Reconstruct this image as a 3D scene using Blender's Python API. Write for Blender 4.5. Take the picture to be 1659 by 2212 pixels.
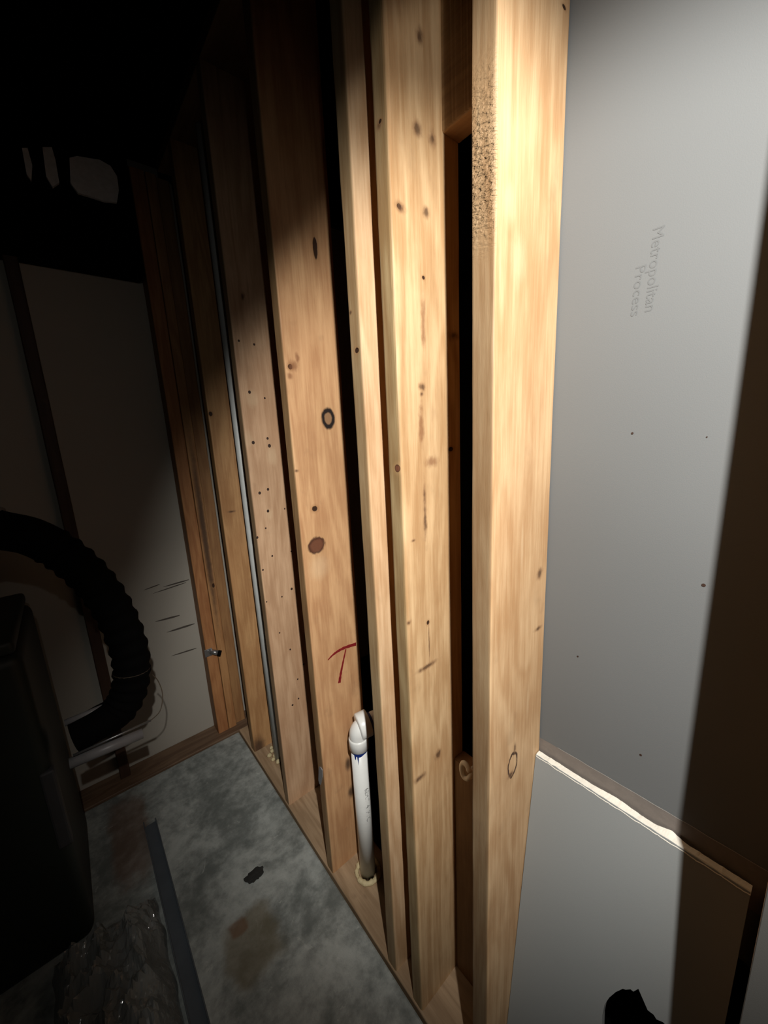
import bpy, bmesh, math, random
from mathutils import Vector, Matrix, noise

random.seed(7)
for o in list(bpy.data.objects):
    bpy.data.objects.remove(o, do_unlink=True)
SC = bpy.context.scene
COL = SC.collection
R = math.radians

# ------------------------------------------------------------------ camera
W, H = 1659.0, 2212.0
F_PX = 834.36
YAW, PITCH, ROLL = R(39.2965), R(11.958), R(-2.8046)
CAM_H = 1.51
fwd = Vector((math.sin(YAW) * math.cos(PITCH), math.cos(YAW) * math.cos(PITCH), -math.sin(PITCH)))
rgt0 = Vector((math.cos(YAW), -math.sin(YAW), 0))
up0 = Vector((math.sin(YAW) * math.sin(PITCH), math.cos(YAW) * math.sin(PITCH), math.cos(PITCH)))
rgt = math.cos(ROLL) * rgt0 + math.sin(ROLL) * up0
upv = -math.sin(ROLL) * rgt0 + math.cos(ROLL) * up0
cd = bpy.data.cameras.new('camera')
cam = bpy.data.objects.new('camera', cd)
COL.objects.link(cam)
m = Matrix((rgt, upv, -fwd)).transposed().to_4x4()
m.translation = Vector((0, 0, CAM_H))
cam.matrix_world = m
cd.sensor_fit = 'HORIZONTAL'
cd.sensor_width = 36.0
cd.lens = 36.0 * F_PX / W
cd.clip_start = 0.02
SC.camera = cam

# ------------------------------------------------------------------ world, lamp, exposure
wd = bpy.data.worlds.new('world')
SC.world = wd
wd.use_nodes = True
wd.node_tree.nodes['Background'].inputs[0].default_value = (0.5, 0.55, 0.6, 1)
wd.node_tree.nodes['Background'].inputs[1].default_value = 0.0
SC.view_settings.view_transform = 'Standard'
SC.view_settings.look = 'None'
SC.view_settings.exposure = 0.0
SC.view_settings.gamma = 1.0
SC.view_settings.use_curve_mapping = False


def spot(name, energy, half, blend, az, el, radius, color):
    l = bpy.data.lights.new(name, 'SPOT')
    l.energy = energy
    l.spot_size = R(half * 2)
    l.spot_blend = blend
    l.shadow_soft_size = radius
    l.color = color
    o = bpy.data.objects.new(name, l)
    COL.objects.link(o)
    d = Vector((math.sin(R(az)) * math.cos(R(el)), math.cos(R(az)) * math.cos(R(el)), math.sin(R(el))))
    o.rotation_euler = d.to_track_quat('-Z', 'Y').to_euler()
    o.location = LAMP
    return o


# head lamp worn a little above and behind the lens: its beams and spill, plus a low fill added to brighten the floor
LAMP = Vector((-0.035, -0.28, CAM_H + 0.45))
LC = (1.0, 0.965, 0.915)
spot('head_lamp_beam', 11.0, 60.5, 0.10, 77.5, -31.0, 0.012, LC)
spot('head_lamp_core', 84.0, 39.0, 0.60, 47.0, -30.0, 0.012, LC)
spot('low_fill', 34.0, 23.0, 1.0, 20.0, -41.0, 0.012, LC)
spot('head_lamp_hot', 3.5, 25.0, 1.0, 41.0, -13.0, 0.012, LC)
spot('head_lamp_spill', 2.2, 58.0, 0.6, 16.0, -36.0, 0.012, LC)


# ------------------------------------------------------------------ helpers
def P(px, py, axis, val):
    """photo pixel -> point on the plane axis = val"""
    d = fwd + rgt * ((px - W / 2) / F_PX) - upv * ((py - H / 2) / F_PX)
    i = 'xyz'.index(axis)
    if axis == 'z':
        val -= CAM_H
    q = d * (val / d[i])
    return q + Vector((0, 0, CAM_H))


def add(name, bm, mat, parent=None, loc=(0, 0, 0), smooth=False):
    me = bpy.data.meshes.new(name)
    bm.normal_update()
    bm.to_mesh(me)
    bm.free()
    if smooth:
        me.polygons.foreach_set('use_smooth', [True] * len(me.polygons))
    if mat:
        me.materials.append(mat)
    o = bpy.data.objects.new(name, me)
    COL.objects.link(o)
    o.location = loc
    if parent:
        o.parent = parent
    return o


def tag(o, label, cat, group=None):
    o['label'] = label
    o['category'] = cat
    if group:
        o['group'] = group
    return o


def struct(o):
    o['kind'] = 'structure'
    return o


def empty(name, loc):
    o = bpy.data.objects.new(name, None)
    o.empty_display_size = 0.05
    COL.objects.link(o)
    o.location = loc
    return o


def box_bm(x0, x1, y0, y1, z0, z1, bev=0.0, seg=2):
    bm = bmesh.new()
    v = [bm.verts.new((x, y, z)) for z in (z0, z1) for y in (y0, y1) for x in (x0, x1)]
    for f in ((0, 2, 3, 1), (4, 5, 7, 6), (0, 1, 5, 4), (2, 6, 7, 3), (0, 4, 6, 2), (1, 3, 7, 5)):
        bm.faces.new([v[i] for i in f])
    if bev:
        bmesh.ops.bevel(bm, geom=bm.edges[:], offset=bev, segments=seg, profile=0.5, affect='EDGES')
    return bm


def lumber_bm(w, t, h, seed, n=44, bev=0.005, jit=0.0006, bow=0.0):
    """sawn timber standing on end: rounded arrises, slightly uneven faces. local x 0..w, y 0..t, z 0..h"""
    bm = bmesh.new()
    prof = []
    for cx, cy, a0 in ((bev, bev, 180), (w - bev, bev, 270), (w - bev, t - bev, 0), (bev, t - bev, 90)):
        for k in range(4):
            a = R(a0 + 30 * k)
            prof.append((cx + bev * math.cos(a), cy + bev * math.sin(a)))
    rings = []
    for i in range(n + 1):
        z = h * i / n
        ring = []
        for j, (x, y) in enumerate(prof):
            q = Vector((x * 9 + seed * 3.1, y * 9 + seed, z * 5.0))
            dx = noise.noise(q) * jit * 1.5 + (random.random() - .5) * jit
            dy = noise.noise(q + Vector((7, 3, 1))) * jit * 1.5 + (random.random() - .5) * jit
            b = bow * math.sin(math.pi * i / n)
            ring.append(bm.verts.new((x + dx, y + dy + b, z)))
        rings.append(ring)
    m = len(prof)
    for i in range(n):
        for j in range(m):
            bm.faces.new((rings[i][j], rings[i][(j + 1) % m], rings[i + 1][(j + 1) % m], rings[i + 1][j]))
    bm.faces.new(rings[0][::-1])
    bm.faces.new(rings[-1])
    return bm


def tube_bm(pts, rad, n=16, caps=True, rfun=None):
    """sweep a circle along points; rad number or list"""
    bm = bmesh.new()
    pts = [Vector(p) for p in pts]
    rings = []
    prev = None
    for i, p in enumerate(pts):
        t = (pts[min(i + 1, len(pts) - 1)] - pts[max(i - 1, 0)]).normalized()
        if prev is None:
            a = t.orthogonal().normalized()
        else:
            a = (prev - t * prev.dot(t)).normalized()
        prev = a
        b = t.cross(a)
        r = rad[i] if isinstance(rad, (list, tuple)) else rad
        rings.append([bm.verts.new(p + r * (math.cos(2 * math.pi * k / n) * a + math.sin(2 * math.pi * k / n) * b)) for k in range(n)])
    for i in range(len(rings) - 1):
        for k in range(n):
            bm.faces.new((rings[i][k], rings[i][(k + 1) % n], rings[i + 1][(k + 1) % n], rings[i + 1][k]))
    if caps:
        bm.faces.new(rings[0][::-1])
        bm.faces.new(rings[-1])
    return bm


def smooth_path(pts, n=8):
    pts = [Vector(p) for p in pts]
    out = []
    for i in range(len(pts) - 1):
        p0, p1, p2, p3 = pts[max(i - 1, 0)], pts[i], pts[i + 1], pts[min(i + 2, len(pts) - 1)]
        for k in range(n):
            t = k / n
            out.append(0.5 * ((2 * p1) + (-p0 + p2) * t + (2 * p0 - 5 * p1 + 4 * p2 - p3) * t * t + (-p0 + 3 * p1 - 3 * p2 + p3) * t ** 3))
    out.append(pts[-1])
    return out


def prism_bm(poly, thick, frame):
    """extrude a 2-D outline; frame = (origin, u, v, n)"""
    o, u, v, n = [Vector(a) for a in frame]
    bm = bmesh.new()
    lo = [bm.verts.new(o + u * a + v * b) for a, b in poly]
    hi = [bm.verts.new(o + u * a + v * b + n * thick) for a, b in poly]
    f1 = bm.faces.new(lo[::-1])
    f2 = bm.faces.new(hi)
    for i in range(len(poly)):
        j = (i + 1) % len(poly)
        bm.faces.new((lo[i], lo[j], hi[j], hi[i]))
    bm.normal_update()
    bmesh.ops.triangulate(bm, faces=[f1, f2])
    bmesh.ops.recalc_face_normals(bm, faces=bm.faces[:])
    return bm


def blob_bm(rx, ry, rz, seed, sub=3, amp=0.25, freq=1.6):
    bm = bmesh.new()
    bmesh.ops.create_icosphere(bm, subdivisions=sub, radius=1.0)
    for v in bm.verts:
        k = 1 + amp * noise.noise(v.co * freq + Vector((seed, seed * 2, 0))) + amp * .5 * noise.noise(v.co * freq * 2.7 + Vector((0, seed, 3)))
        v.co = Vector((v.co.x * rx * k, v.co.y * ry * k, v.co.z * rz * k))
    return bm


def text_mesh(body, size):
    cu = bpy.data.curves.new('txt', 'FONT')
    cu.body = body
    cu.size = size
    cu.resolution_u = 3
    o = bpy.data.objects.new('txt', cu)
    COL.objects.link(o)
    dg = bpy.context.evaluated_depsgraph_get()
    me = bpy.data.meshes.new_from_object(o.evaluated_get(dg))
    bpy.data.objects.remove(o, do_unlink=True)
    bm = bmesh.new()
    bm.from_mesh(me)
    bpy.data.meshes.remove(me)
    return bm


# ------------------------------------------------------------------ materials
class NT:
    def __init__(self, name):
        self.mat = bpy.data.materials.new(name)
        self.mat.use_nodes = True
        self.nt = self.mat.node_tree
        self.b = self.nt.nodes['Principled BSDF']

    def n(self, t, **k):
        nd = self.nt.nodes.new(t)
        for a, v in k.items():
            setattr(nd, a, v)
        return nd

    def put(self, sock, val):
        if hasattr(val, 'is_linked') or isinstance(val, bpy.types.NodeSocket):
            self.nt.links.new(val, sock)
        else:
            sock.default_value = val

    def math(self, op, a, b=0.0, clamp=False):
        nd = self.n('ShaderNodeMath', operation=op)
        nd.use_clamp = clamp
        self.put(nd.inputs[0], a)
        self.put(nd.inputs[1], b)
        return nd.outputs[0]

    def step(self, x, lo, hi):
        nd = self.n('ShaderNodeMapRange', interpolation_type='SMOOTHSTEP')
        self.put(nd.inputs[0], x)
        nd.inputs[1].default_value = lo
        nd.inputs[2].default_value = hi
        return nd.outputs[0]

    def obj(self):
        if not hasattr(self, '_o'):
            self._o = self.n('ShaderNodeTexCoord').outputs['Object']
        return self._o

    def xyz(self):
        if not hasattr(self, '_x'):
            s = self.n('ShaderNodeSeparateXYZ')
            self.nt.links.new(self.obj(), s.inputs[0])
            self._x = s.outputs
        return self._x

    def noise(self, scale=(1, 1, 1), loc=(0, 0, 0), s=1.0, detail=3.0, rough=.5, dist=0.0):
        mp = self.n('ShaderNodeMapping')
        mp.inputs['Scale'].default_value = scale
        mp.inputs['Location'].default_value = loc
        self.nt.links.new(self.obj(), mp.inputs[0])
        t = self.n('ShaderNodeTexNoise')
        t.inputs['Scale'].default_value = s
        t.inputs['Detail'].default_value = detail
        t.inputs['Roughness'].default_value = rough
        t.inputs['Distortion'].default_value = dist
        self.nt.links.new(mp.outputs[0], t.inputs['Vector'])
        return t.outputs['Fac']

    def mix(self, fac, a, b, mode='MIX'):
        nd = self.n('ShaderNodeMix', data_type='RGBA', blend_type=mode)
        self.put(nd.inputs[0], fac)
        self.put(nd.inputs[6], a if not isinstance(a, tuple) else (*a, 1))
        self.put(nd.inputs[7], b if not isinstance(b, tuple) else (*b, 1))
        return nd.outputs[2]

    def bump(self, h, strength, dist=0.001, normal=None):
        nd = self.n('ShaderNodeBump')
        nd.inputs['Strength'].default_value = strength
        nd.inputs['Distance'].default_value = dist
        self.put(nd.inputs['Height'], h)
        if normal is not None:
            self.put(nd.inputs['Normal'], normal)
        return nd.outputs[0]

    def done(self, col, rough=.6, normal=None, metal=0.0, spec=None):
        self.put(self.b.inputs['Base Color'], col if not isinstance(col, tuple) else (*col, 1))
        self.put(self.b.inputs['Roughness'], rough)
        self.b.inputs['Metallic'].default_value = metal
        if spec is not None:
            self.b.inputs['Specular IOR Level'].default_value = spec
        if normal is not None:
            self.put(self.b.inputs['Normal'], normal)
        return self.mat


def plain(name, col, rough=.6, var=.25, s=20, bump=.2, bdist=.001, metal=0.0, spec=None):
    t = NT(name)
    n1 = t.noise((1, 1, 1), (3, 1, 2), s, 4, .6)
    c = t.mix(n1, tuple(k * (1 - var) for k in col), tuple(min(1, k * (1 + var)) for k in col))
    return t.done(c, rough, t.bump(n1, bump, bdist), metal, spec)


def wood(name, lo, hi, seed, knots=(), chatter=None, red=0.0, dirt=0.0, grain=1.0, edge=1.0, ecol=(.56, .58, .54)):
    """sawn softwood, grain along local z; knots: (face 'w'|'n', u, z, ru, rz, style)"""
    t = NT(name)
    x, y, z = t.xyz()[0:3]
    sx = (seed * 1.37, seed * .77, seed * 2.1)
    big = t.noise((8, 8, 1.15), sx, 1.0, 3, .5, .5)
    rings = t.math('SINE', t.math('MULTIPLY', big, 46.0))
    rings = t.math('MULTIPLY_ADD', rings, .5)
    rings.node.inputs[2].default_value = .5
    fib = t.noise((150, 150, 6.0), sx, 1.0, 4, .65)
    blot = t.noise((15, 15, 5.0), sx, 1.0, 4, .6)
    fine = t.noise((420, 420, 60), sx, 1.0, 2, .6)
    g = t.math('ADD', t.math('MULTIPLY', rings, .20 * grain), t.math('MULTIPLY', fib, .60))
    g = t.math('ADD', g, t.math('MULTIPLY', blot, .62))
    g = t.math('SUBTRACT', g, .19)
    c = t.mix(t.step(g, .22, .86), lo, hi)
    # slow warm and pale drift along the board
    dr = t.noise((3.5, 3.5, 1.3), (sx[1], sx[2], sx[0]), 1.0, 3, .6)
    c = t.mix(t.math('MULTIPLY', t.step(dr, .5, .72), .35), c, (lo[0] * .95, lo[1] * .78, lo[2] * .68))
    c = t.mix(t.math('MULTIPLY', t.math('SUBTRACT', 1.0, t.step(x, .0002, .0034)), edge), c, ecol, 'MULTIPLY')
    if red:
        c = t.mix(red, c, (.42, .17, .075))
    sm = t.noise((16, 16, 10), (sx[2], sx[0], 4), 1.0, 3, .65)
    c = t.mix(t.math('MULTIPLY', t.step(sm, .60, .76), .16 + dirt), c, (.16, .10, .06))
    pits = None
    wob = t.noise((75, 75, 42), sx, 1.0, 4, .6)
    for (face, ku, kz, ru, rz, style) in knots:
        u = x if face == 'w' else y
        dep = y if face == 'w' else x
        a = t.math('DIVIDE', t.math('SUBTRACT', u, ku), ru)
        b = t.math('DIVIDE', t.math('SUBTRACT', z, kz), rz)
        d = t.math('SQRT', t.math('ADD', t.math('MULTIPLY', a, a), t.math('MULTIPLY', b, b)))
        d = t.math('ADD', d, t.math('MULTIPLY', t.math('SUBTRACT', wob, .5), .2 * 9 if style in ('soft', 'smear') else (.3 if style == 'ring' else .6)))
        on = t.math('LESS_THAN', dep, .0035)
        core = t.math('MULTIPLY', t.math('SUBTRACT', 1.0, t.step(d, .8, 1.08)), on)
        halo = t.math('MULTIPLY', t.math('SUBTRACT', 1.0, t.step(d, .8, 2.3)), on)
        if style == 'dark':
            c = t.mix(t.math('MULTIPLY', halo, .45), c, (.34, .17, .07))
            c = t.mix(core, c, (.045, .020, .010))
            pits = core if pits is None else t.math('MAXIMUM', pits, core)
        elif style == 'disk':
            c = t.mix(t.math('MULTIPLY', halo, .25), c, (.55, .33, .15))
            inner = t.mix(t.step(d, .55, .95), (.16, .062, .032), (.05, .018, .010))
            c = t.mix(core, c, inner)
        elif style == 'ring':
            c = t.mix(t.math('MULTIPLY', halo, .2), c, (.5, .3, .14))
            inner = t.mix(t.step(d, .42, .60), (.30, .17, .085), (.018, .012, .010))
            c = t.mix(core, c, inner)
        elif style == 'loop':
            bandm = t.math('MULTIPLY', t.math('MULTIPLY', t.step(d, .74, .84), t.math('SUBTRACT', 1.0, t.step(d, .96, 1.08))), on)
            c = t.mix(bandm, c, (.07, .035, .020))
        elif style == 'soft':
            sf = t.math('MULTIPLY', t.math('SUBTRACT', 1.0, t.step(d, .25, 1.4)), on)
            c = t.mix(t.math('MULTIPLY', sf, .85), c, t.mix(t.step(d, .1, .9), (.09, .045, .024), (.30, .165, .08)))
        elif style == 'smear':
            sf = t.math('MULTIPLY', t.math('SUBTRACT', 1.0, t.step(d, .15, 1.35)), on)
            c = t.mix(t.math('MULTIPLY', sf, .68), c, (.22, .085, .035))
        elif style == 'pale':
            sf = t.math('MULTIPLY', t.math('SUBTRACT', 1.0, t.step(d, .3, 1.3)), on)
            c = t.mix(t.math('MULTIPLY', sf, .28), c, (.85, .66, .42))
        elif style == 'stain':
            sf = t.math('MULTIPLY', t.math('SUBTRACT', 1.0, t.step(d, .3, 1.5)), on)
            c = t.mix(t.math('MULTIPLY', sf, .85), c, (.05, .03, .022))
    h = t.math('ADD', t.math('MULTIPLY', fib, .6), t.math('MULTIPLY', fine, .5))
    nrm = t.bump(h, .35, .0012)
    if chatter:
        z0, z1, face = chatter
        msk = t.math('MULTIPLY', t.step(z, z0 - .05, z0 + .05), t.math('SUBTRACT', 1.0, t.step(z, z1 - .05, z1 + .08)))
        msk = t.math('MULTIPLY', msk, t.math('LESS_THAN', x if face == 'n' else y, .004))
        mp = t.n('ShaderNodeMapping')
        mp.inputs['Rotation'].default_value = (R(-32), 0, 0)
        mp.inputs['Scale'].default_value = (60, 110, 230)
        t.nt.links.new(t.obj(), mp.inputs[0])
        tx = t.n('ShaderNodeTexNoise')
        tx.inputs['Scale'].default_value = 1.0
        tx.inputs['Detail'].default_value = 3.0
        t.nt.links.new(mp.outputs[0], tx.inputs['Vector'])
        nrm = t.bump(t.math('MULTIPLY', t.step(tx.outputs['Fac'], .35, .66), msk), .9, .0022, nrm)
    if pits is not None:
        nrm = t.bump(t.math('SUBTRACT', 1.0, pits), .6, .003, nrm)
    return t.done(c, t.math('MULTIPLY_ADD', fine, .2) if False else .58, nrm, spec=.35)


def board_paper(name, col, seed, smudges=()):
    """grey back paper of gypsum board"""
    t = NT(name)
    n1 = t.noise((3, 3, 3), (seed, 1, 2), 1.0, 3, .5)
    n2 = t.noise((700, 700, 700), (seed, 5, 1), 1.0, 2, .6)
    c = t.mix(n1, tuple(k * .93 for k in col), tuple(k * 1.05 for k in col))
    c = t.mix(t.math('MULTIPLY', n2, .14), c, (.16, .16, .155))
    x, y, z = t.xyz()[0:3]
    wob = t.noise((22, 22, 22), (seed, 0, 0), 1.0, 3, .6)
    for (sy, sz, ry, rz, k) in smudges:
        a = t.math('DIVIDE', t.math('SUBTRACT', y, sy), ry)
        b = t.math('DIVIDE', t.math('SUBTRACT', z, sz), rz)
        d = t.math('SQRT', t.math('ADD', t.math('MULTIPLY', a, a), t.math('MULTIPLY', b, b)))
        d = t.math('ADD', d, t.math('MULTIPLY', t.math('SUBTRACT', wob, .5), 1.2))
        c = t.mix(t.math('MULTIPLY', t.math('SUBTRACT', 1.0, t.step(d, .2, 1.2)), k), c, (.12, .11, .10))
    return t.done(c, .75, t.bump(n2, .22, .0006), spec=.25)


def concrete(name):
    t = NT(name)
    a = t.noise((5, 5, 5), (2, 7, 0), 1.0, 6, .62, .4)
    b = t.noise((26, 26, 26), (1, 3, 0), 1.0, 5, .65)
    f = t.noise((300, 300, 300), (0, 0, 0), 1.0, 2, .6)
    g = t.math('ADD', t.math('MULTIPLY', a, .65), t.math('MULTIPLY', b, .35))
    c = t.mix(t.step(g, .36, .66), (.15, .168, .158), (.45, .48, .455))
    # lime bloom in pale patches
    w = t.noise((17, 17, 17), (9, 2, 0), 1.0, 6, .72, .8)
    c = t.mix(t.math('MULTIPLY', t.step(w, .60, .74), .55), c, (.60, .62, .58))
    c = t.mix(t.math('MULTIPLY', t.step(f, .55, .8), .25), c, (.06, .06, .06))
    x, y, z = t.xyz()[0:3]
    wob = t.math('SUBTRACT', t.noise((14, 14, 14), (4, 4, 0), 1.0, 3, .6), .5)
    # rust print left by a can or plate
    for (cx, cy, rx, ry, col, k) in ((.20, .98, .085, .095, (.15, .115, .05), .6), (.18, 1.045, .028, .026, (.16, .065, .022), .6),
                                     (-.035, 1.62, .07, .22, (.16, .07, .03), .55)):
        dx = t.math('ABSOLUTE', t.math('DIVIDE', t.math('SUBTRACT', x, cx), rx))
        dy = t.math('ABSOLUTE', t.math('DIVIDE', t.math('SUBTRACT', y, cy), ry))
        d = t.math('POWER', t.math('ADD', t.math('POWER', dx, 4.0), t.math('POWER', dy, 4.0)), .25)
        d = t.math('ADD', d, t.math('MULTIPLY', wob, .7))
        c = t.mix(t.math('MULTIPLY', t.math('SUBTRACT', 1.0, t.step(d, .7, 1.15)), k), c, col)
    h = t.math('ADD', t.math('MULTIPLY', b, .7), t.math('MULTIPLY', f, .3))
    return t.done(c, .62, t.bump(h, .5, .003), spec=.4)


PINE_LO, PINE_HI = (.43, .215, .088), (.74, .475, .235)
HON_LO, HON_HI = (.45, .225, .080), (.78, .485, .215)
M_DARK = plain('dark_wall', (.020, .018, .016), .8)
M_BLACK = plain('shade_black', (.002, .002, .002), .9, spec=.05)  # near black that stands for shade overhead and below the plate
M_PVC = plain('pvc_white', (.84, .86, .83), .32, .06, 60, .08)
M_BLUE = plain('primer_blue', (.012, .035, .20), .35, .2)
M_FOAM = plain('cured_foam', (.62, .52, .30), .7, .3, 90, .6, .004)
M_CONDUIT = plain('galvanised', (.62, .65, .63), .45, .12, 40, .2, spec=.5)
M_STEEL = plain('bare_steel', (.38, .38, .38), .35, .2, 60, .15, metal=.8)
M_GYPSUM = plain('gypsum_core', (.80, .77, .68), .85, .12, 80, .7, .002)
M_PAPER = board_paper('board_back_paper', (.152, .161, .163), 1.0, ((.27, -.0, .05, .09, .0), (.235, .50, .03, .06, .18), (.20, .75, .012, .05, .12)))
M_PAPER2 = board_paper('board_offcut_paper', (.31, .33, .33), 2.0)
M_PAPER3 = board_paper('board_room_paper', (.12, .115, .105), 3.0)
M_PRINT = plain('faded_print', (.122, .129, .131), .8, .1)
M_PRINT2 = plain('pipe_print', (.30, .31, .31), .6, .2)
M_BAND = plain('brown_band_paper', (.20, .175, .155), .85, .2, 70, .5)
M_BANDEDGE = plain('pale_band_edge', (.42, .40, .37), .85, .2)
M_RED = plain('red_crayon', (.22, .010, .012), .6, .25, 200, .3)
M_HOSE = plain('black_rubber', (.003, .003, .003), .9, .3, 30, .2, spec=.1)
M_TANK = plain('dark_green_plastic', (.014, .019, .014), .55, .25, 12, .2)
M_TANKEDGE = plain('worn_plastic_edge', (.05, .05, .052), .5, .3, 12, .2)
M_GREYMETAL = plain('dull_grey_metal', (.26, .25, .25), .4, .2, 30, .2)
M_STRIP = plain('blue_grey_strip', (.085, .10, .115), .45, .35, 14, .3)
M_CONC = concrete('slab_concrete')
M_HOLE = plain('nail_rust', (.035, .016, .009), .7, .3, 200, .2)
M_CABLE = plain('white_cable', (.80, .74, .62), .5, .1)
M_CRACK = plain('mould_streak', (.085, .072, .060), .9, .3)
M_FARWALL = board_paper('far_board_paper', (.46, .43, .37), 4.0)
M_PALE = plain('light_patch_pale', (.88, .88, .86), .9, .3, 60, .8, .004)  # pale colour of the pieces that stand for patches of light
M_WIRE = plain('thin_wire', (.10, .075, .05), .5)

# ------------------------------------------------------------------ setting
FX = 0.486           # room face of the studs
DEP = 0.176          # stud depth
BX = FX + DEP
TOP = 2.55

struct(add('floor', box_bm(-1.62, .477, -1.42, 1.876, -.12, 0, .006), M_CONC))
struct(add('wall_left', box_bm(-1.70, -1.62, -1.5, 2.1, -.12, 2.62), M_DARK))
struct(add('wall_near', box_bm(-1.62, 1.8, -1.5, -1.42, -.12, 2.62), M_DARK))
struct(add('wall_right', box_bm(1.72, 1.8, -1.42, 2.1, -.12, 2.62), M_DARK))
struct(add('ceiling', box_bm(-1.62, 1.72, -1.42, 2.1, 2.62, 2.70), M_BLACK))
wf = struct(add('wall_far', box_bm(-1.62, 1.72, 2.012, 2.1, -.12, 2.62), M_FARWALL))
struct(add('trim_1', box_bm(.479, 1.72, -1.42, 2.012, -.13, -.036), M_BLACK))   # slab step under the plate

# mould streaks / cracks on the far board
for (a, b, wd_) in (((352, 1268), (408, 1252), 3.5), ((330, 1282), (402, 1258), 2.5), ((335, 1343), (388, 1329), 4.5), ((360, 1366), (420, 1347), 5),
                    ((370, 1417), (424, 1400), 3.5), ((310, 1275), (345, 1262), 2.5)):
    p0, p1 = P(*a, 'y', 2.012), P(*b, 'y', 2.012)
    u = (p1 - p0)
    L = u.length
    u.normalize()
    v = Vector((-u.z, 0, u.x))
    k = wd_ * .0016
    poly = [(0, 0), (L * .3, -k * .5), (L * .75, -k * .6), (L, -k * .2), (L, k * .2), (L * .7, k * .55), (L * .25, k * .4)]
    add('crack', prism_bm(poly, -.0015, (p0, u, v, (0, 1, 0))), M_CRACK, wf)

# ------------------------------------------------------------------ studs of the open wall
def knot_list(y0, x0, items):
    out = []
    for it in items:
        face, px, py, rpx, rpz, style = it
        ax, pl, i = ('y', y0, 0) if face == 'w' else ('x', x0, 1)
        q = P(px, py, ax, pl)
        ru = abs(P(px + rpx, py, ax, pl)[i] - q[i])
        rz = abs(P(px, py + rpz, ax, pl)[2] - q[2])
        out.append((face, q[i] - (x0 if face == 'w' else y0), q.z - .004, ru, rz, style))
    return out


def stud(label, x0, y0, w, t, mat, seed, bev=.005, bow=0.0, z0=.004, h=TOP - .004, name='wall_stud', group='studs of the open wall'):
    o = add(name, lumber_bm(w, t, h, seed, bev=bev, bow=bow), mat, None, (x0, y0, z0), smooth=False)
    tag(o, label, 'wood stud', group)
    return o


kA = knot_list(.337, FX, [('w', 1107, 1652, 10, 25, 'loop'), ('w', 1103, 1672, 7, 7, 'soft'), ('w', 1112, 1615, 2.5, 12, 'soft'), ('w', 1219, 15, 4, 5, 'dark'),
                          ('w', 1128, 1180, 3, 60, 'pale'), ('w', 1140, 1520, 3, 40, 'pale'), ('w', 1165, 1240, 6, 14, 'soft'), ('w', 1163, 1358, 8, 5, 'soft'),
                          ('w', 1120, 560, 16, 60, 'pale'), ('w', 1100, 440, 14, 50, 'pale')])
kB = knot_list(.537, FX, [('w', 863, 446, 5, 6, 'dark'), ('w', 863, 446, 12, 13, 'soft'), ('w', 921, 459, 8, 14, 'soft'), ('w', 901, 278, 11, 22, 'soft'), ('w', 934, 298, 9, 20, 'soft'),
                          ('w', 907, 78, 9, 20, 'soft'), ('n', 819, 267, 9, 14, 'soft'), ('n', 820, 262, 3.5, 5, 'dark'), ('w', 912, 836, 8, 9, 'soft'), ('w', 911, 851, 4, 6, 'soft'),
                          ('w', 933, 997, 14, 13, 'smear'), ('w', 974, 970, 5, 5, 'dark'), ('n', 859, 1012, 6, 9, 'disk'), ('w', 979, 725, 12, 12, 'soft'),
                          ('w', 893, 1168, 5, 4, 'soft'), ('w', 884, 1346, 6, 6, 'soft'), ('w', 925, 1345, 3, 5, 'dark'), ('w', 927, 1390, 1.6, 55, 'soft'), ('w', 922, 1440, 24, 6, 'soft'),
                          ('w', 914, 700, 6, 60, 'smear'), ('w', 915, 600, 3, 4, 'dark'), ('w', 910, 920, 6, 50, 'smear'), ('w', 918, 1110, 4, 60, 'soft'), ('w', 907, 1680, 14, 7, 'soft'), ('w', 945, 1630, 8, 10, 'soft')])
kC = knot_list(.639, FX, [('n', 770, 757, 4, 6, 'dark'), ('n', 757, 675, 4, 6, 'soft')])
kD = knot_list(.972, FX, [('w', 709, 904, 15, 25, 'ring'), ('w', 684, 1178, 19, 19, 'disk'), ('w', 680, 1099, 6, 6, 'dark'), ('w', 681, 535, 5, 24, 'dark'),
                          ('w', 627, 792, 5, 6, 'dark'), ('w', 634, 790, 12, 14, 'smear'), ('w', 643, 772, 5, 10, 'smear'), ('w', 626, 812, 7, 8, 'smear'),
                          ('w', 640, 1017, 6, 4, 'soft'), ('w', 752, 1650, 6, 14, 'stain'), ('w', 759, 1710, 7, 12, 'stain'), ('w', 690, 1225, 22, 30, 'pale')])
kE = knot_list(1.31, FX, [('w', 524, 640, 5, 10, 'soft'), ('w', 536, 950, 12, 22, 'pale'), ('w', 588, 985, 12, 22, 'pale'), ('w', 545, 862, 14, 20, 'pale'), ('w', 582, 1110, 8, 14, 'pale')])
kF = knot_list(1.68, FX, [('w', 455, 894, 4, 5, 'dark'), ('w', 500, 1105, 10, 3, 'soft'), ('w', 560, 1615, 14, 24, 'stain')])

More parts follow.
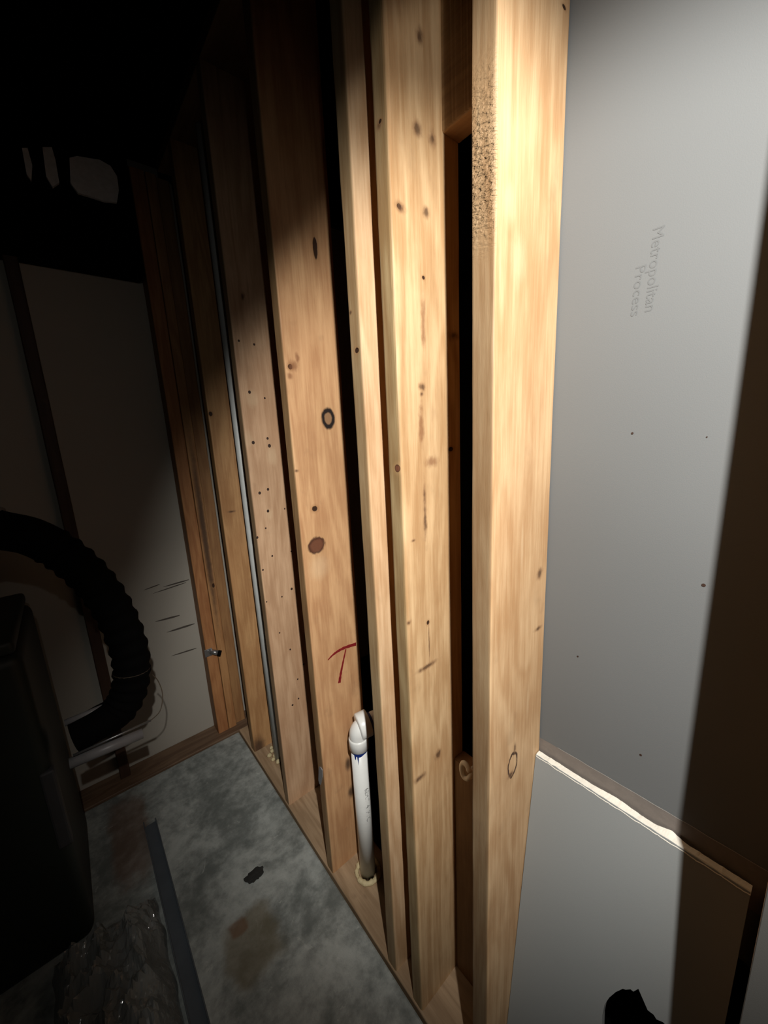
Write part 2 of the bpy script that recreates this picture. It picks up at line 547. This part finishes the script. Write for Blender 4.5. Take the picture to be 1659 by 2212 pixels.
sZ = stud('pine stud at the open end of the wall, a grey board nailed to its face', FX, -.040, DEP, .038, wood('wood_z', PINE_LO, PINE_HI, 11), 11)
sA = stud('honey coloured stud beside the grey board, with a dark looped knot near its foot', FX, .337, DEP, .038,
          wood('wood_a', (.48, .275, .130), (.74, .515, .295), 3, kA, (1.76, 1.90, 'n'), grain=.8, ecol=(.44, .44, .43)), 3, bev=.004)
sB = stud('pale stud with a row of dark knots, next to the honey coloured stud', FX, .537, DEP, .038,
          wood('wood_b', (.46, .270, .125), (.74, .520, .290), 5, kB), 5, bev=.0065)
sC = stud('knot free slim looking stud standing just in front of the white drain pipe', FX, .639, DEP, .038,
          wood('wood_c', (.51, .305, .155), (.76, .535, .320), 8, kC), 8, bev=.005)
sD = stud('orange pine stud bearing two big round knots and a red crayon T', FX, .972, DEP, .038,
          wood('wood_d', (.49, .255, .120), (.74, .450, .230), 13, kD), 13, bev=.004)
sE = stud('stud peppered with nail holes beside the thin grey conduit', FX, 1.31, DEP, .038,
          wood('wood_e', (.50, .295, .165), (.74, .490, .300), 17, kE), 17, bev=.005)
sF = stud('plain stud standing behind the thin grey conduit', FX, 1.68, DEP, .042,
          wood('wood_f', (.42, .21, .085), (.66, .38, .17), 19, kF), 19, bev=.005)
# corner post: studs of the far wall, edges to the room
cg = 'studs of the far corner'
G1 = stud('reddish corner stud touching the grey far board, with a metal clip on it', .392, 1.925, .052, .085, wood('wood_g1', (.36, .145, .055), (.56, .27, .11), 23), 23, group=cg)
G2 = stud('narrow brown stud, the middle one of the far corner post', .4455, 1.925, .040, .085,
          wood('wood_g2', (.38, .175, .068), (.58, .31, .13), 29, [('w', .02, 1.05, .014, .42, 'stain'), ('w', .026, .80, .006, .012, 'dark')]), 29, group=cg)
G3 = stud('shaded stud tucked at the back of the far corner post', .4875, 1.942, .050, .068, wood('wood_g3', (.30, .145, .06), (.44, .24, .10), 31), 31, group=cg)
GH = stud('stud alone against the grey far board, shade put into its dark colour', -.035, 1.95, .040, .060, wood('wood_gh', (.05, .025, .016), (.075, .04, .025), 37), 37, group=cg)  # wood coloured dark to stand for the shadow it is in

# nails in the riddled stud
nh = [(516, 736), (549, 744), (539, 847), (572, 860), (547, 956), (578, 947), (582, 963), (561, 1065), (579, 1057), (579, 1104), (615, 1099), (574, 1141), (556, 1161),
      (588, 1201), (629, 1191), (568, 1231), (630, 1272), (609, 1289), (576, 1300), (627, 1403), (643, 1467), (656, 1435), (645, 1509), (632, 1523), (604, 1367)]
big_n = {2: 1.35, 4: 1.5, 6: 1.6, 7: 1.3, 9: 1.3, 16: 1.3}
bmn = bmesh.new()
bmesh.ops.create_cone(bmn, cap_ends=True, segments=8, radius1=.0031, radius2=.0022, depth=.0012, matrix=Matrix.Rotation(R(90), 4, 'X'))
nail0 = None
for i, (px, py) in enumerate(nh):
    q = P(px, py, 'y', 1.31)
    if nail0 is None:
        nail0 = add('nail_hole', bmn, M_HOLE, sE)
        o = nail0
    else:
        o = nail0.copy()
        COL.objects.link(o)
        o.parent = sE
    o.location = q - sE.location + Vector((0, -.0003, 0))
    s = 1.25 * big_n.get(i, .8 + .4 * random.random())
    o.scale = (s, 1, s * 1.15)

# red crayon T on stud D
def stroke_bm(pts, widths, yplane, th=.0008):
    q = [P(px, py, 'y', yplane) for px, py in pts]
    q = smooth_path(q, 5)
    n = len(q)
    ww = []
    for i in range(n):
        f = i / (n - 1) * (len(widths) - 1)
        k = min(int(f), len(widths) - 2)
        ww.append(widths[k] + (widths[k + 1] - widths[k]) * (f - k))
    bm = bmesh.new()
    L, Rr = [], []
    for i, p in enumerate(q):
        t = (q[min(i + 1, n - 1)] - q[max(i - 1, 0)]).normalized()
        s = Vector((-t.z, 0, t.x))
        j = 1 + .15 * math.sin(i * 2.7)
        L.append(p + s * ww[i] * j)
        Rr.append(p - s * ww[i] * j)
    a = [bm.verts.new(v + Vector((0, -th, 0))) for v in L]
    b = [bm.verts.new(v + Vector((0, -th, 0))) for v in Rr]
    c = [bm.verts.new(v + Vector((0, .0005, 0))) for v in L]
    d = [bm.verts.new(v + Vector((0, .0005, 0))) for v in Rr]
    for i in range(n - 1):
        bm.faces.new((a[i], a[i + 1], b[i + 1], b[i]))
        bm.faces.new((c[i], c[i + 1], a[i + 1], a[i]))
        bm.faces.new((b[i], b[i + 1], d[i + 1], d[i]))
    bmesh.ops.recalc_face_normals(bm, faces=bm.faces[:])
    return bm


for nm, pts, ww in (('crayon_stroke', [(708, 1426), (722, 1412), (742, 1400), (769, 1391)], [.0012, .0035, .0045, .0055]),
                    ('crayon_stroke', [(747, 1402), (741, 1430), (736, 1455), (733, 1475)], [.0018, .0030, .0040, .0052])):
    o = add(nm, stroke_bm(pts, ww, .972), M_RED, sD)
    o.location = -sD.location

# plates
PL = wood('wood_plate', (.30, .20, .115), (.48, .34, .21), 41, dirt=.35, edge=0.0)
def lying(name, label, x0, x1, y0, y1, z0, z1, mat, seed, axis, group=None):
    w, t = ((x1 - x0), (z1 - z0)) if axis == 'y' else ((y1 - y0), (z1 - z0))
    h = (y1 - y0) if axis == 'y' else (x1 - x0)
    o = add(name, lumber_bm(w, t, h, seed, bev=.004), mat)
    if axis == 'y':   # local z -> +y, local x -> +x, local y -> -z
        o.rotation_euler = (R(-90), 0, 0)
        o.location = (x0, y0, z1)
    else:             # local z -> +x, local x -> -y... 
        o.rotation_euler = Matrix(((0, 0, 1), (1, 0, 0), (0, 1, 0))).to_euler()
        o.location = (x0, y0, z0)
    return tag(o, label, 'wood plate', group)

lying('sole_plate', 'dusty timber plate under the open stud wall', .482, BX, -1.40, 1.880, -.036, .004, PL, 41, 'y', 'floor plates')
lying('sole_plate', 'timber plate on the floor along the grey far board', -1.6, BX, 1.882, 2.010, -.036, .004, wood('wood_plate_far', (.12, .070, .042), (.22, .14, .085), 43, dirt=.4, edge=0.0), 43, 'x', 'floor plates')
lying('top_plate', 'dark timber plate over the tops of the studs', FX, BX, -1.40, 1.90, TOP, TOP + .04, wood('wood_top', (.20, .11, .05), (.3, .18, .09), 44), 44, 'y')

# blocking between the two near studs, high up
bk = wood('wood_block', (.36, .19, .085), (.52, .30, .14), 47)
o = lying('fire_block', 'short timber block nailed high between two neighbouring studs', .614, BX, .3755, .5365, 2.018, 2.25, bk, 47, 'y')
o['category'] = 'wood block'
# short board nailed to the foot of stud B
o = stud('short upright board end at the back of the stud bay, a cable loop on it', .624, .470, .037, .0665, wood('wood_short', (.30, .15, .065), (.46, .26, .12), 53), 53, h=.70, name='short_board', group='studs of the open wall')
del o['group']
o['category'] = 'board'

# white cable loop hanging from that board
c0 = P(1006, 1666, 'x', .606)
loop = [c0 + Vector((.022, -.012, .006))]
for k in range(13):
    a = R(-35 - 290 * k / 12)
    loop.append(c0 + Vector((0, -.0125 * math.cos(a), .0200 * math.sin(-a) + .002 * math.sin(2 * a))))
loop.append(c0 + Vector((.022, -.012, -.004)))
tag(add('cable_loop', tube_bm(smooth_path(loop, 4), .0056, 10), M_CABLE, smooth=True), 'small loop of off-white cable on the short board', 'cable')

# bent metal nail strap on edge of stud D
q = P(697, 1680, 'x', FX)
bm = prism_bm([(0, .035), (.010, .040), (.020, .034), (.026, .012), (.0345, -.030), (.030, -.042), (.022, -.040), (.012, -.015), (.004, .005)], -.0022,
              ((FX - .0002, .9745, q.z), (0, 1, 0), (0, 0, 1), (1, 0, 0)))
tag(add('metal_strap', bm, M_GREYMETAL), 'crumpled grey metal strap nailed to the red marked stud edge', 'strap')

# ------------------------------------------------------------------ drain pipe
q = P(795, 1884, 'z', .004)
bx, by = q.x, q.y
root = empty('drain_pipe', (bx, by, .004))
tag(root, 'white plastic drain pipe with an elbow, standing on the timber plate', 'pipe')
def at(z):
    return Vector((0, 0, z))
ZH = .515
pipe = add('pipe_shaft', tube_bm([at(0.0), at(ZH)], .0265, 32), M_PVC, root, smooth=True)
hub = add('hub', tube_bm([at(ZH - .002), at(ZH), at(ZH + .033), at(ZH + .038), at(ZH + .0385)], [.0285, .0315, .0315, .030, .0275], 32), M_PVC, root, smooth=True)
od = Vector((.82, -.30, .42)).normalized()
arc = []
z_b = at(ZH + .036)
ctrl = [z_b, z_b + Vector((0, 0, .012)), z_b + Vector((.002, -.001, .022)), z_b + Vector((.008, -.003, .030)), z_b + Vector((.018, -.006, .036))]
add('elbow', tube_bm(smooth_path(ctrl, 6), .0285, 32), M_PVC, root, smooth=True)
od = Vector((.93, -.26, .12)).normalized()
e0 = z_b + Vector((.000, .0, .036))
add('hub', tube_bm([e0, e0 + od * .002, e0 + od * .005, e0 + od * .036, e0 + od * .038, e0 + od * .0385], [.0310, .0385, .0405, .0405, .0390, .027], 40), M_PVC, root, smooth=True)
add('pipe_shaft', tube_bm([e0 + od * .02, e0 + od * .130], .0265, 32), M_PVC, root, smooth=True)
# blue primer showing under the hubs
bm = bmesh.new()
n = 64
tp, bt = [], []
va = math.atan2(-by, -bx)          # side that faces the room opening
for k in range(n):
    a = 2 * math.pi * k / n
    da = (a - va + math.pi) % (2 * math.pi) - math.pi
    dep = .006 + .008 * max(0, math.cos(da * 1.1)) + .002 * math.sin(5 * a)
    for c_, wdt, ln in ((-.55, .07, .030), (-.22, .06, .034)):
        dep += ln * max(0, 1 - abs((da - c_) / wdt)) ** .6 if abs((da - c_) / wdt) < 1 else 0
    tp.append(bm.verts.new((.0270 * math.cos(a), .0270 * math.sin(a), ZH)))
    bt.append(bm.verts.new((.0269 * math.cos(a), .0269 * math.sin(a), ZH - dep)))
for k in range(n):
    bm.faces.new((bt[k], bt[(k + 1) % n], tp[(k + 1) % n], tp[k]))
o = add('primer_drip', bm, M_BLUE, pipe, smooth=True)
o['label'] = 'blue primer run under the hub'
e1 = e0 + od * .038
add('primer_ring', tube_bm([e1 - od * .001, e1 + od * .010],   .0272, 32, caps=False), M_BLUE, pipe, smooth=True)
# faded print along the shaft, wrapped on the pipe
bm = text_mesh('6EHI7  4  PVC', .022)
for v in bm.verts:
    ang = va + .62 + (v.co.y - .008) / .0267
    zz = .375 - v.co.x
    v.co = Vector((.0268 * math.cos(ang), .0268 * math.sin(ang), zz))
bmesh.ops.recalc_face_normals(bm, faces=bm.faces[:])
add('pipe_print', bm, M_PRINT2, pipe)

# bead of cured sealant round the pipe foot
bm = bmesh.new()
rings = []
for k in range(40):
    a = 2 * math.pi * k / 40
    rr = .0385 + .003 * noise.noise(Vector((math.cos(a) * 2, math.sin(a) * 2, 3)))
    r2 = .0080 + .004 * noise.noise(Vector((math.cos(a) * 4, math.sin(a) * 4, 9)))
    rings.append([bm.verts.new(((rr + r2 * math.cos(b)) * math.cos(a), (rr + r2 * math.cos(b)) * math.sin(a), max(0.0, r2 * .8 + r2 * math.sin(b)))) for b in [2 * math.pi * j / 10 for j in range(10)]])
for k in range(40):
    for j in range(10):
        bm.faces.new((rings[k][j], rings[k][(j + 1) % 10], rings[(k + 1) % 40][(j + 1) % 10], rings[(k + 1) % 40][j]))
bmesh.ops.recalc_face_normals(bm, faces=bm.faces[:])
tag(add('sealant_ring', bm, M_FOAM, None, (bx, by, .004), smooth=True), 'yellowish ring of sealant round the drain pipe foot', 'sealant')

# ------------------------------------------------------------------ conduit
cx, cy = .553, 1.560
root = empty('conduit', (cx, cy, .004))
tag(root, 'thin pale grey metal conduit rising between two studs', 'conduit')
add('tube', tube_bm([at(0), at(TOP - .006)], .0145, 20), M_CONDUIT, root, smooth=True)
add('seam', box_bm(.0108, .0122, -.0105, -.0090, .0, TOP - .01), M_WIRE, root)
for i, (px, py, r) in enumerate(((588, 1622, .011), (582, 1632, .012), (590, 1640, .010), (601, 1645, .012), (586, 1615, .009), (594, 1632, .011))):
    q = P(px, py, 'z', .012)
    tag(add('foam_lump', blob_bm(r, r * .9, r * .85, i + 1.3, 2), M_FOAM, None, (q.x, q.y, .004 + r * .75), smooth=True), 'little lump of yellowish foam at the foot of the grey conduit', 'foam lump', 'foam lumps at the conduit foot')

# steel clip with rubber end on the corner post
q = P(452, 1408, 'y', 1.925)
root = empty('pipe_clip', (q.x, 1.925, q.z))
tag(root, 'small shiny metal clip with a dark tip on the reddish corner stud', 'clip')
add('plate', box_bm(-.022, .014, -.004, -.0012, -.022, .018, .0015), M_STEEL, root)
add('screw', tube_bm([Vector((-.004, -.004, .006)), Vector((-.004, -.009, .006))], .006, 10), M_STEEL, root)
add('band', tube_bm([Vector((.006, -.004, .0)), Vector((.020, -.016, -.004)), Vector((.034, -.024, -.010))], .0125, 14), M_STEEL, root, smooth=True)
add('rubber_tip', tube_bm([Vector((.033, -.0235, -.0095)), Vector((.046, -.030, -.015))], .0135, 14), M_HOSE, root, smooth=True)

# ------------------------------------------------------------------ gypsum boards
# upper sheet seen from behind, fixed to the back of the near studs
sheet = add('gypsum_sheet', box_bm(BX + .0006, BX + .0132, -1.2, .372, .70, TOP, 0), M_PAPER)
tag(sheet, 'big grey gypsum sheet closing the back of the near stud bay', 'wall board')
def print_line(body, size, a, b, drop):
    p0, p1 = P(*a, 'x', BX), P(*b, 'x', BX)
    bm = text_mesh(body, size)
    wdt = max(v.co.x for v in bm.verts) - min(v.co.x for v in bm.verts)
    hgt = max(v.co.y for v in bm.verts)
    k = (p0.z - p1.z) / wdt
    for v in bm.verts:
        y = p0.y + (p1.y - p0.y) * (v.co.x / wdt) - v.co.y * drop / hgt
        v.co = Vector((BX + .0002, y, p0.z - v.co.x * k))
    bmesh.ops.recalc_face_normals(bm, faces=bm.faces[:])
    o = add('faded_print', bm, M_PRINT, sheet)
    return o
print_line('Metropolitan', .02, (1411, 492), (1393, 672), .0135)
print_line('Process', .02, (1374, 575), (1362, 682), .0125)
bms = bmesh.new()
bmesh.ops.create_cone(bms, cap_ends=True, segments=8, radius1=.0016, radius2=.0013, depth=.0010, matrix=Matrix.Rotation(R(90), 4, 'Y'))
sp0 = None
for (px, py, s) in ((1366, 936, 1.1), (1520, 1264, 1.6), (1248, 1418, 1.0), (1384, 1631, 1.2), (1527, 944, .6)):
    q = P(px, py, 'x', BX)
    if sp0 is None:
        sp0 = add('screw_point', bms, M_HOLE, sheet)
        o = sp0
    else:
        o = sp0.copy()
        COL.objects.link(o)
        o.parent = sheet
    o.location = (BX + .0003, q.y, q.z)
    o.scale = (1, s, s)
# brownish band with a pale upper line, low on the sheet
bm = bmesh.new()
N = 60
up_, lo_ = [], []
for i in range(N + 1):
    y = .36 - .44 * i / N
    zt = .8745 + .0065 * (i / N) + .0012 * noise.noise(Vector((y * 40, 1, 1)))
    up_.append(bm.verts.new((BX + .0002, y, zt)))
    lo_.append(bm.verts.new((BX + .0002, y, .80)))
for i in range(N):
    bm.faces.new((lo_[i], up_[i], up_[i + 1], lo_[i + 1]))
bmesh.ops.recalc_face_normals(bm, faces=bm.faces[:])
o = add('brown_band', bm, M_BAND, sheet)
o['label'] = 'brownish band low on the sheet'
bm = bmesh.new()
prev = None
for i in range(N + 1):
    y = .30 - .32 * i / N
    zt = .8755 + .0065 * ((.36 - y) / .44) + .0012 * noise.noise(Vector((y * 40, 1, 1)))
    wdt = .0005 + .0005 * abs(noise.noise(Vector((y * 90, 4, 2))))
    cur = (bm.verts.new((BX - .0004, y, zt - wdt)), bm.verts.new((BX - .0004, y, zt + wdt)))
    if prev:
        bm.faces.new((prev[0], prev[1], cur[1], cur[0]))
    prev = cur
add('band_edge', bm, M_BANDEDGE, sheet)

# leaning offcut: left end against stud A, top resting on the sheet
tz = 1.51 - .664
lean = math.atan2(.103, .84)
ltop = Vector((.6445, 0, tz))
lu = Vector((0, 1, 0))
lv = Vector((math.sin(lean), 0, math.cos(lean)))        # up along the board
ln = Vector((math.cos(lean), 0, -math.sin(lean)))        # into the wall
Lb = (tz - .0055) / math.cos(lean)
def on_board(px, py):
    """pixel -> (y, s) on the leaning board"""
    d = fwd + rgt * ((px - W / 2) / F_PX) - upv * ((py - H / 2) / F_PX)
    o_ = Vector((0, 0, CAM_H))
    k = (ltop - o_).dot(ln) / d.dot(ln)
    q = o_ + d * k
    return q.y, (q - ltop).dot(lv)
notch = [on_board(*q) for q in ((1300, 2230), (1301, 2195), (1306, 2170), (1316, 2155), (1330, 2143), (1345, 2136), (1352, 2138), (1362, 2137), (1368, 2142), (1379, 2136), (1385, 2150), (1392, 2166), (1399, 2182), (1404, 2186), (1412, 2192), (1418, 2202), (1432, 2208), (1440, 2216))]
y_hi, y_lo = .3355, .012
poly = [(y_hi, -Lb), (y_hi, 0)]
for i in range(1, 40):
    poly.append((y_hi + (y_lo - y_hi) * i / 40, .0010 * noise.noise(Vector((i * .9, 2, 5)))))
poly += [(y_lo, 0), (y_lo, -Lb)]
# notch runs on down to the lower edge
ymin, ymax = min(a for a, b in notch), max(a for a, b in notch)
poly += [(ymin - .004, -Lb), (ymin - .006, -.60)] + notch[::-1] + [(ymax + .004, -.55), (ymax + .008, -Lb)]
root = empty('gypsum_offcut', (ltop.x - lv.x * Lb, .17, .004))
tag(root, 'lower grey gypsum offcut leaning in the near stud bay, white broken top edge', 'wall board')
inv = -root.location
o = add('board', prism_bm(poly, .0118, (ltop, lu, lv, ln)), M_PAPER2, root)
o.location = inv
# broken white core along the top
bm = bmesh.new()
N = 90
a_, b_, c_ = [], [], []
for i in range(N + 1):
    y = y_hi - .0005 + (y_lo - y_hi) * i / N
    r1 = noise.noise(Vector((y * 60, 3, 1))) * .0016 + noise.noise(Vector((y * 240, 3, 1))) * .0008
    f = (y_hi - y) / (y_hi - y_lo)
    fl = .0045 * max(0, 1 - abs((f - .70) / .06)) + .0025 * max(0, 1 - abs((f - .45) / .12))
    front = ltop + lv * (-.0030 - .0012 * f + r1 * 1.2) - ln * .0006
    front.y = y
    mid = ltop + lv * (.0016 + r1 * .5) + ln * .002
    mid.y = y
    back = ltop + lv * (.0030 + abs(r1) + fl) + ln * (.0116 + .6 * fl)
    back.y = y
    a_.append(bm.verts.new(front)); b_.append(bm.verts.new(mid)); c_.append(bm.verts.new(back))
for i in range(N):
    bm.faces.new((a_[i], b_[i], b_[i + 1], a_[i + 1]))
    bm.faces.new((b_[i], c_[i], c_[i + 1], b_[i + 1]))
bmesh.ops.recalc_face_normals(bm, faces=bm.faces[:])
o = add('broken_edge', bm, M_GYPSUM, root)
o.location = inv
o['label'] = 'broken white gypsum edge'

# board on the room face of the end stud
rb = add('gypsum_sheet', box_bm(FX - .0132, FX - .0006, -1.2, -.0015, .02, TOP, .0008, 1), M_PAPER3)
tag(rb, 'grey gypsum sheet on the room side of the end stud', 'wall board')

# ------------------------------------------------------------------ overhead and far dark things
bmh = add('ceiling_shade_box', box_bm(-1.6, .385, 1.90, 2.009, 2.16, 2.60, .006), M_BLACK)  # box added in near black where the wall top fades into shade
tag(bmh, 'black box standing for shade under the ceiling along the far board', 'shade box')
for poly_px, lab in (([(150, 345), (166, 341), (190, 345), (215, 349), (238, 362), (252, 384), (256, 414), (252, 440), (226, 438), (196, 428), (168, 420), (152, 398)], 'largest pale patch standing for light on the black box'),
                     ([(92, 322), (112, 322), (120, 350), (128, 398), (114, 408), (100, 385)], 'narrow pale patch standing for light beside the largest patch'),
                     ([(48, 324), (60, 324), (70, 360), (68, 394), (58, 380)], 'thinnest pale patch standing for light on the black box')):
    q = [P(px, py, 'y', 1.899) for px, py in poly_px]
    poly = [(v.x, v.z) for v in q]
    bm = prism_bm(poly, -.012, ((0, 1.899, 0), (1, 0, 0), (0, 0, 1), (0, 1, 0)))
    tag(add('light_patch', bm, M_PALE), lab, 'light patch', 'pale patches standing for light')  # pale pieces cut to the outline of light falling on the wall

# ------------------------------------------------------------------ dark machine on the left
tx1, ty0 = -.165, 1.33
tank = root = empty('water_tank', (-.36, 1.55, 0))
tag(root, 'dark green plastic tank with a thick black ribbed hose', 'tank')
inv = -root.location
o = add('body', box_bm(-.62, tx1, ty0, 1.80, .0, .98, .03, 4), M_TANK, root, smooth=True); o.location = inv
o = add('lid', box_bm(-.61, tx1 - .01, ty0 + .01, 1.79, .981, 1.02, .012, 3), M_TANK, root, smooth=True); o.location = inv
o = add('corner_guard', box_bm(tx1 - .03, tx1 + .004, ty0 - .004, ty0 + .028, .36, .62, .006, 2), M_TANKEDGE, root); o.location = inv
a, b = P(140, 1562, 'y', 1.42), P(256, 1514, 'y', 1.42)
o = add('rail', tube_bm([a, b], .010, 12), M_GREYMETAL, root, smooth=True); o.location = inv
a, b = P(158, 1632, 'y', 1.36), P(326, 1556, 'y', 1.36)
o = add('drip_rail', tube_bm([a, b], .0035, 8), M_STEEL, root, smooth=True); o.location = inv
a, b = P(150, 1650, 'y', 1.37), P(308, 1584, 'y', 1.37)
o = add('rail', tube_bm([a, b], .016, 14), M_GREYMETAL, root, smooth=True); o.location = inv

hp = [(-60, 1128), (0, 1145), (70, 1160), (140, 1198), (205, 1258), (252, 1330), (281, 1410), (282, 1480), (258, 1532), (215, 1560), (160, 1590)]
hy = [1.46, 1.44, 1.43, 1.42, 1.42, 1.42, 1.42, 1.42, 1.42, 1.42, 1.42]
path = smooth_path([P(px, py, 'y', y) for (px, py), y in zip(hp, hy)], 14)
rad = []
for i in range(len(path)):
    f = i / len(path)
    rad.append(.052 + .0035 * math.sin(i * 1.25) if .25 < f < .8 else .052)
hose = add('flexible_hose', tube_bm(path, rad, 20), M_HOSE, tank, smooth=True)
hose.location = -tank.location
hose['label'] = 'thick black ribbed hose'
p0, p1 = path[14], path[16]
tt = (p1 - p0).normalized()
o = add('hose_cuff', tube_bm([p0 - tt * .05, p0 - tt * .012], .060, 20), M_GREYMETAL, hose, smooth=True)
# pale tie round the hose
k = min(range(len(path)), key=lambda i: (path[i] - P(284, 1448, 'y', 1.42)).length)
tt = (path[k + 1] - path[k - 1]).normalized()
o = add('cable_tie', tube_bm([path[k] - tt * .003, path[k] + tt * .003], .0535, 24, caps=False), M_WIRE, hose, smooth=True)
wp = [P(330, 1458, 'y', 1.42), P(342, 1472, 'y', 1.42), P(351, 1500, 'y', 1.40), P(346, 1535, 'y', 1.38), P(326, 1556, 'y', 1.36)]
add('thin_wire', tube_bm(smooth_path(wp, 6), .0016, 6), M_WIRE, hose)

# ------------------------------------------------------------------ things on the slab
root = empty('metal_channel', (.03, 1.1, 0))
tag(root, 'long dark blue-grey metal channel lying on the concrete', 'channel')
inv = -root.location
for nm, bb in (('web', (.008, .052, .45, 1.62, .0005, .004)), ('flange', (.008, .012, .45, 1.62, .0042, .030)), ('flange', (.048, .052, .45, 1.62, .0042, .018))):
    o = add(nm, box_bm(*bb, .0008, 1), M_STRIP, root); o.location = inv
q = P(550, 1892, 'z', 0)
bm = blob_bm(.030, .019, .006, 5.0, 3, .5, 2.2)
tag(add('mud_clod', bm, plain('dark_mud', (.022, .022, .020), .9, .4, 80, .8, .003), None, (q.x, q.y, .004), smooth=False), 'small dark clod of mud on the concrete slab', 'clod')

# crumpled clear plastic bag
t = NT('clear_film')
n1 = t.noise((20, 20, 20), (1, 2, 3), 1.0, 3, .6)
M_FILM = t.done((.24, .25, .24), .12, t.bump(n1, .5, .01), spec=.9)
t.b.inputs['Alpha'].default_value = .7
bm = bmesh.new()
NX, NY = 46, 60
grid = []
for i in range(NX + 1):
    row = []
    for j in range(NY + 1):
        u, v = i / NX, j / NY
        x = -.27 + .27 * u
        y = .66 + .66 * v
        e = min(u, 1 - u, v, 1 - v)
        q = Vector((x * 14, y * 14, 2.0))
        rid = 1 - abs(noise.noise(q)) * 2
        rid2 = 1 - abs(noise.noise(q * 2.6 + Vector((5, 1, 2)))) * 2
        z = .006 + min(1, e * 6) * (.075 + .05 * rid + .025 * rid2 + .05 * math.sin(u * 3.1) * math.sin(v * 3.1))
        row.append(bm.verts.new((x + .015 * noise.noise(q + Vector((9, 0, 0))), y + .015 * noise.noise(q + Vector((0, 9, 0))), max(z, .003))))
    grid.append(row)
for i in range(NX):
    for j in range(NY):
        bm.faces.new((grid[i][j], grid[i + 1][j], grid[i + 1][j + 1], grid[i][j + 1]))
tag(add('plastic_bag', bm, M_FILM), 'crumpled clear plastic bag on the slab in front of the dark tank', 'bag')
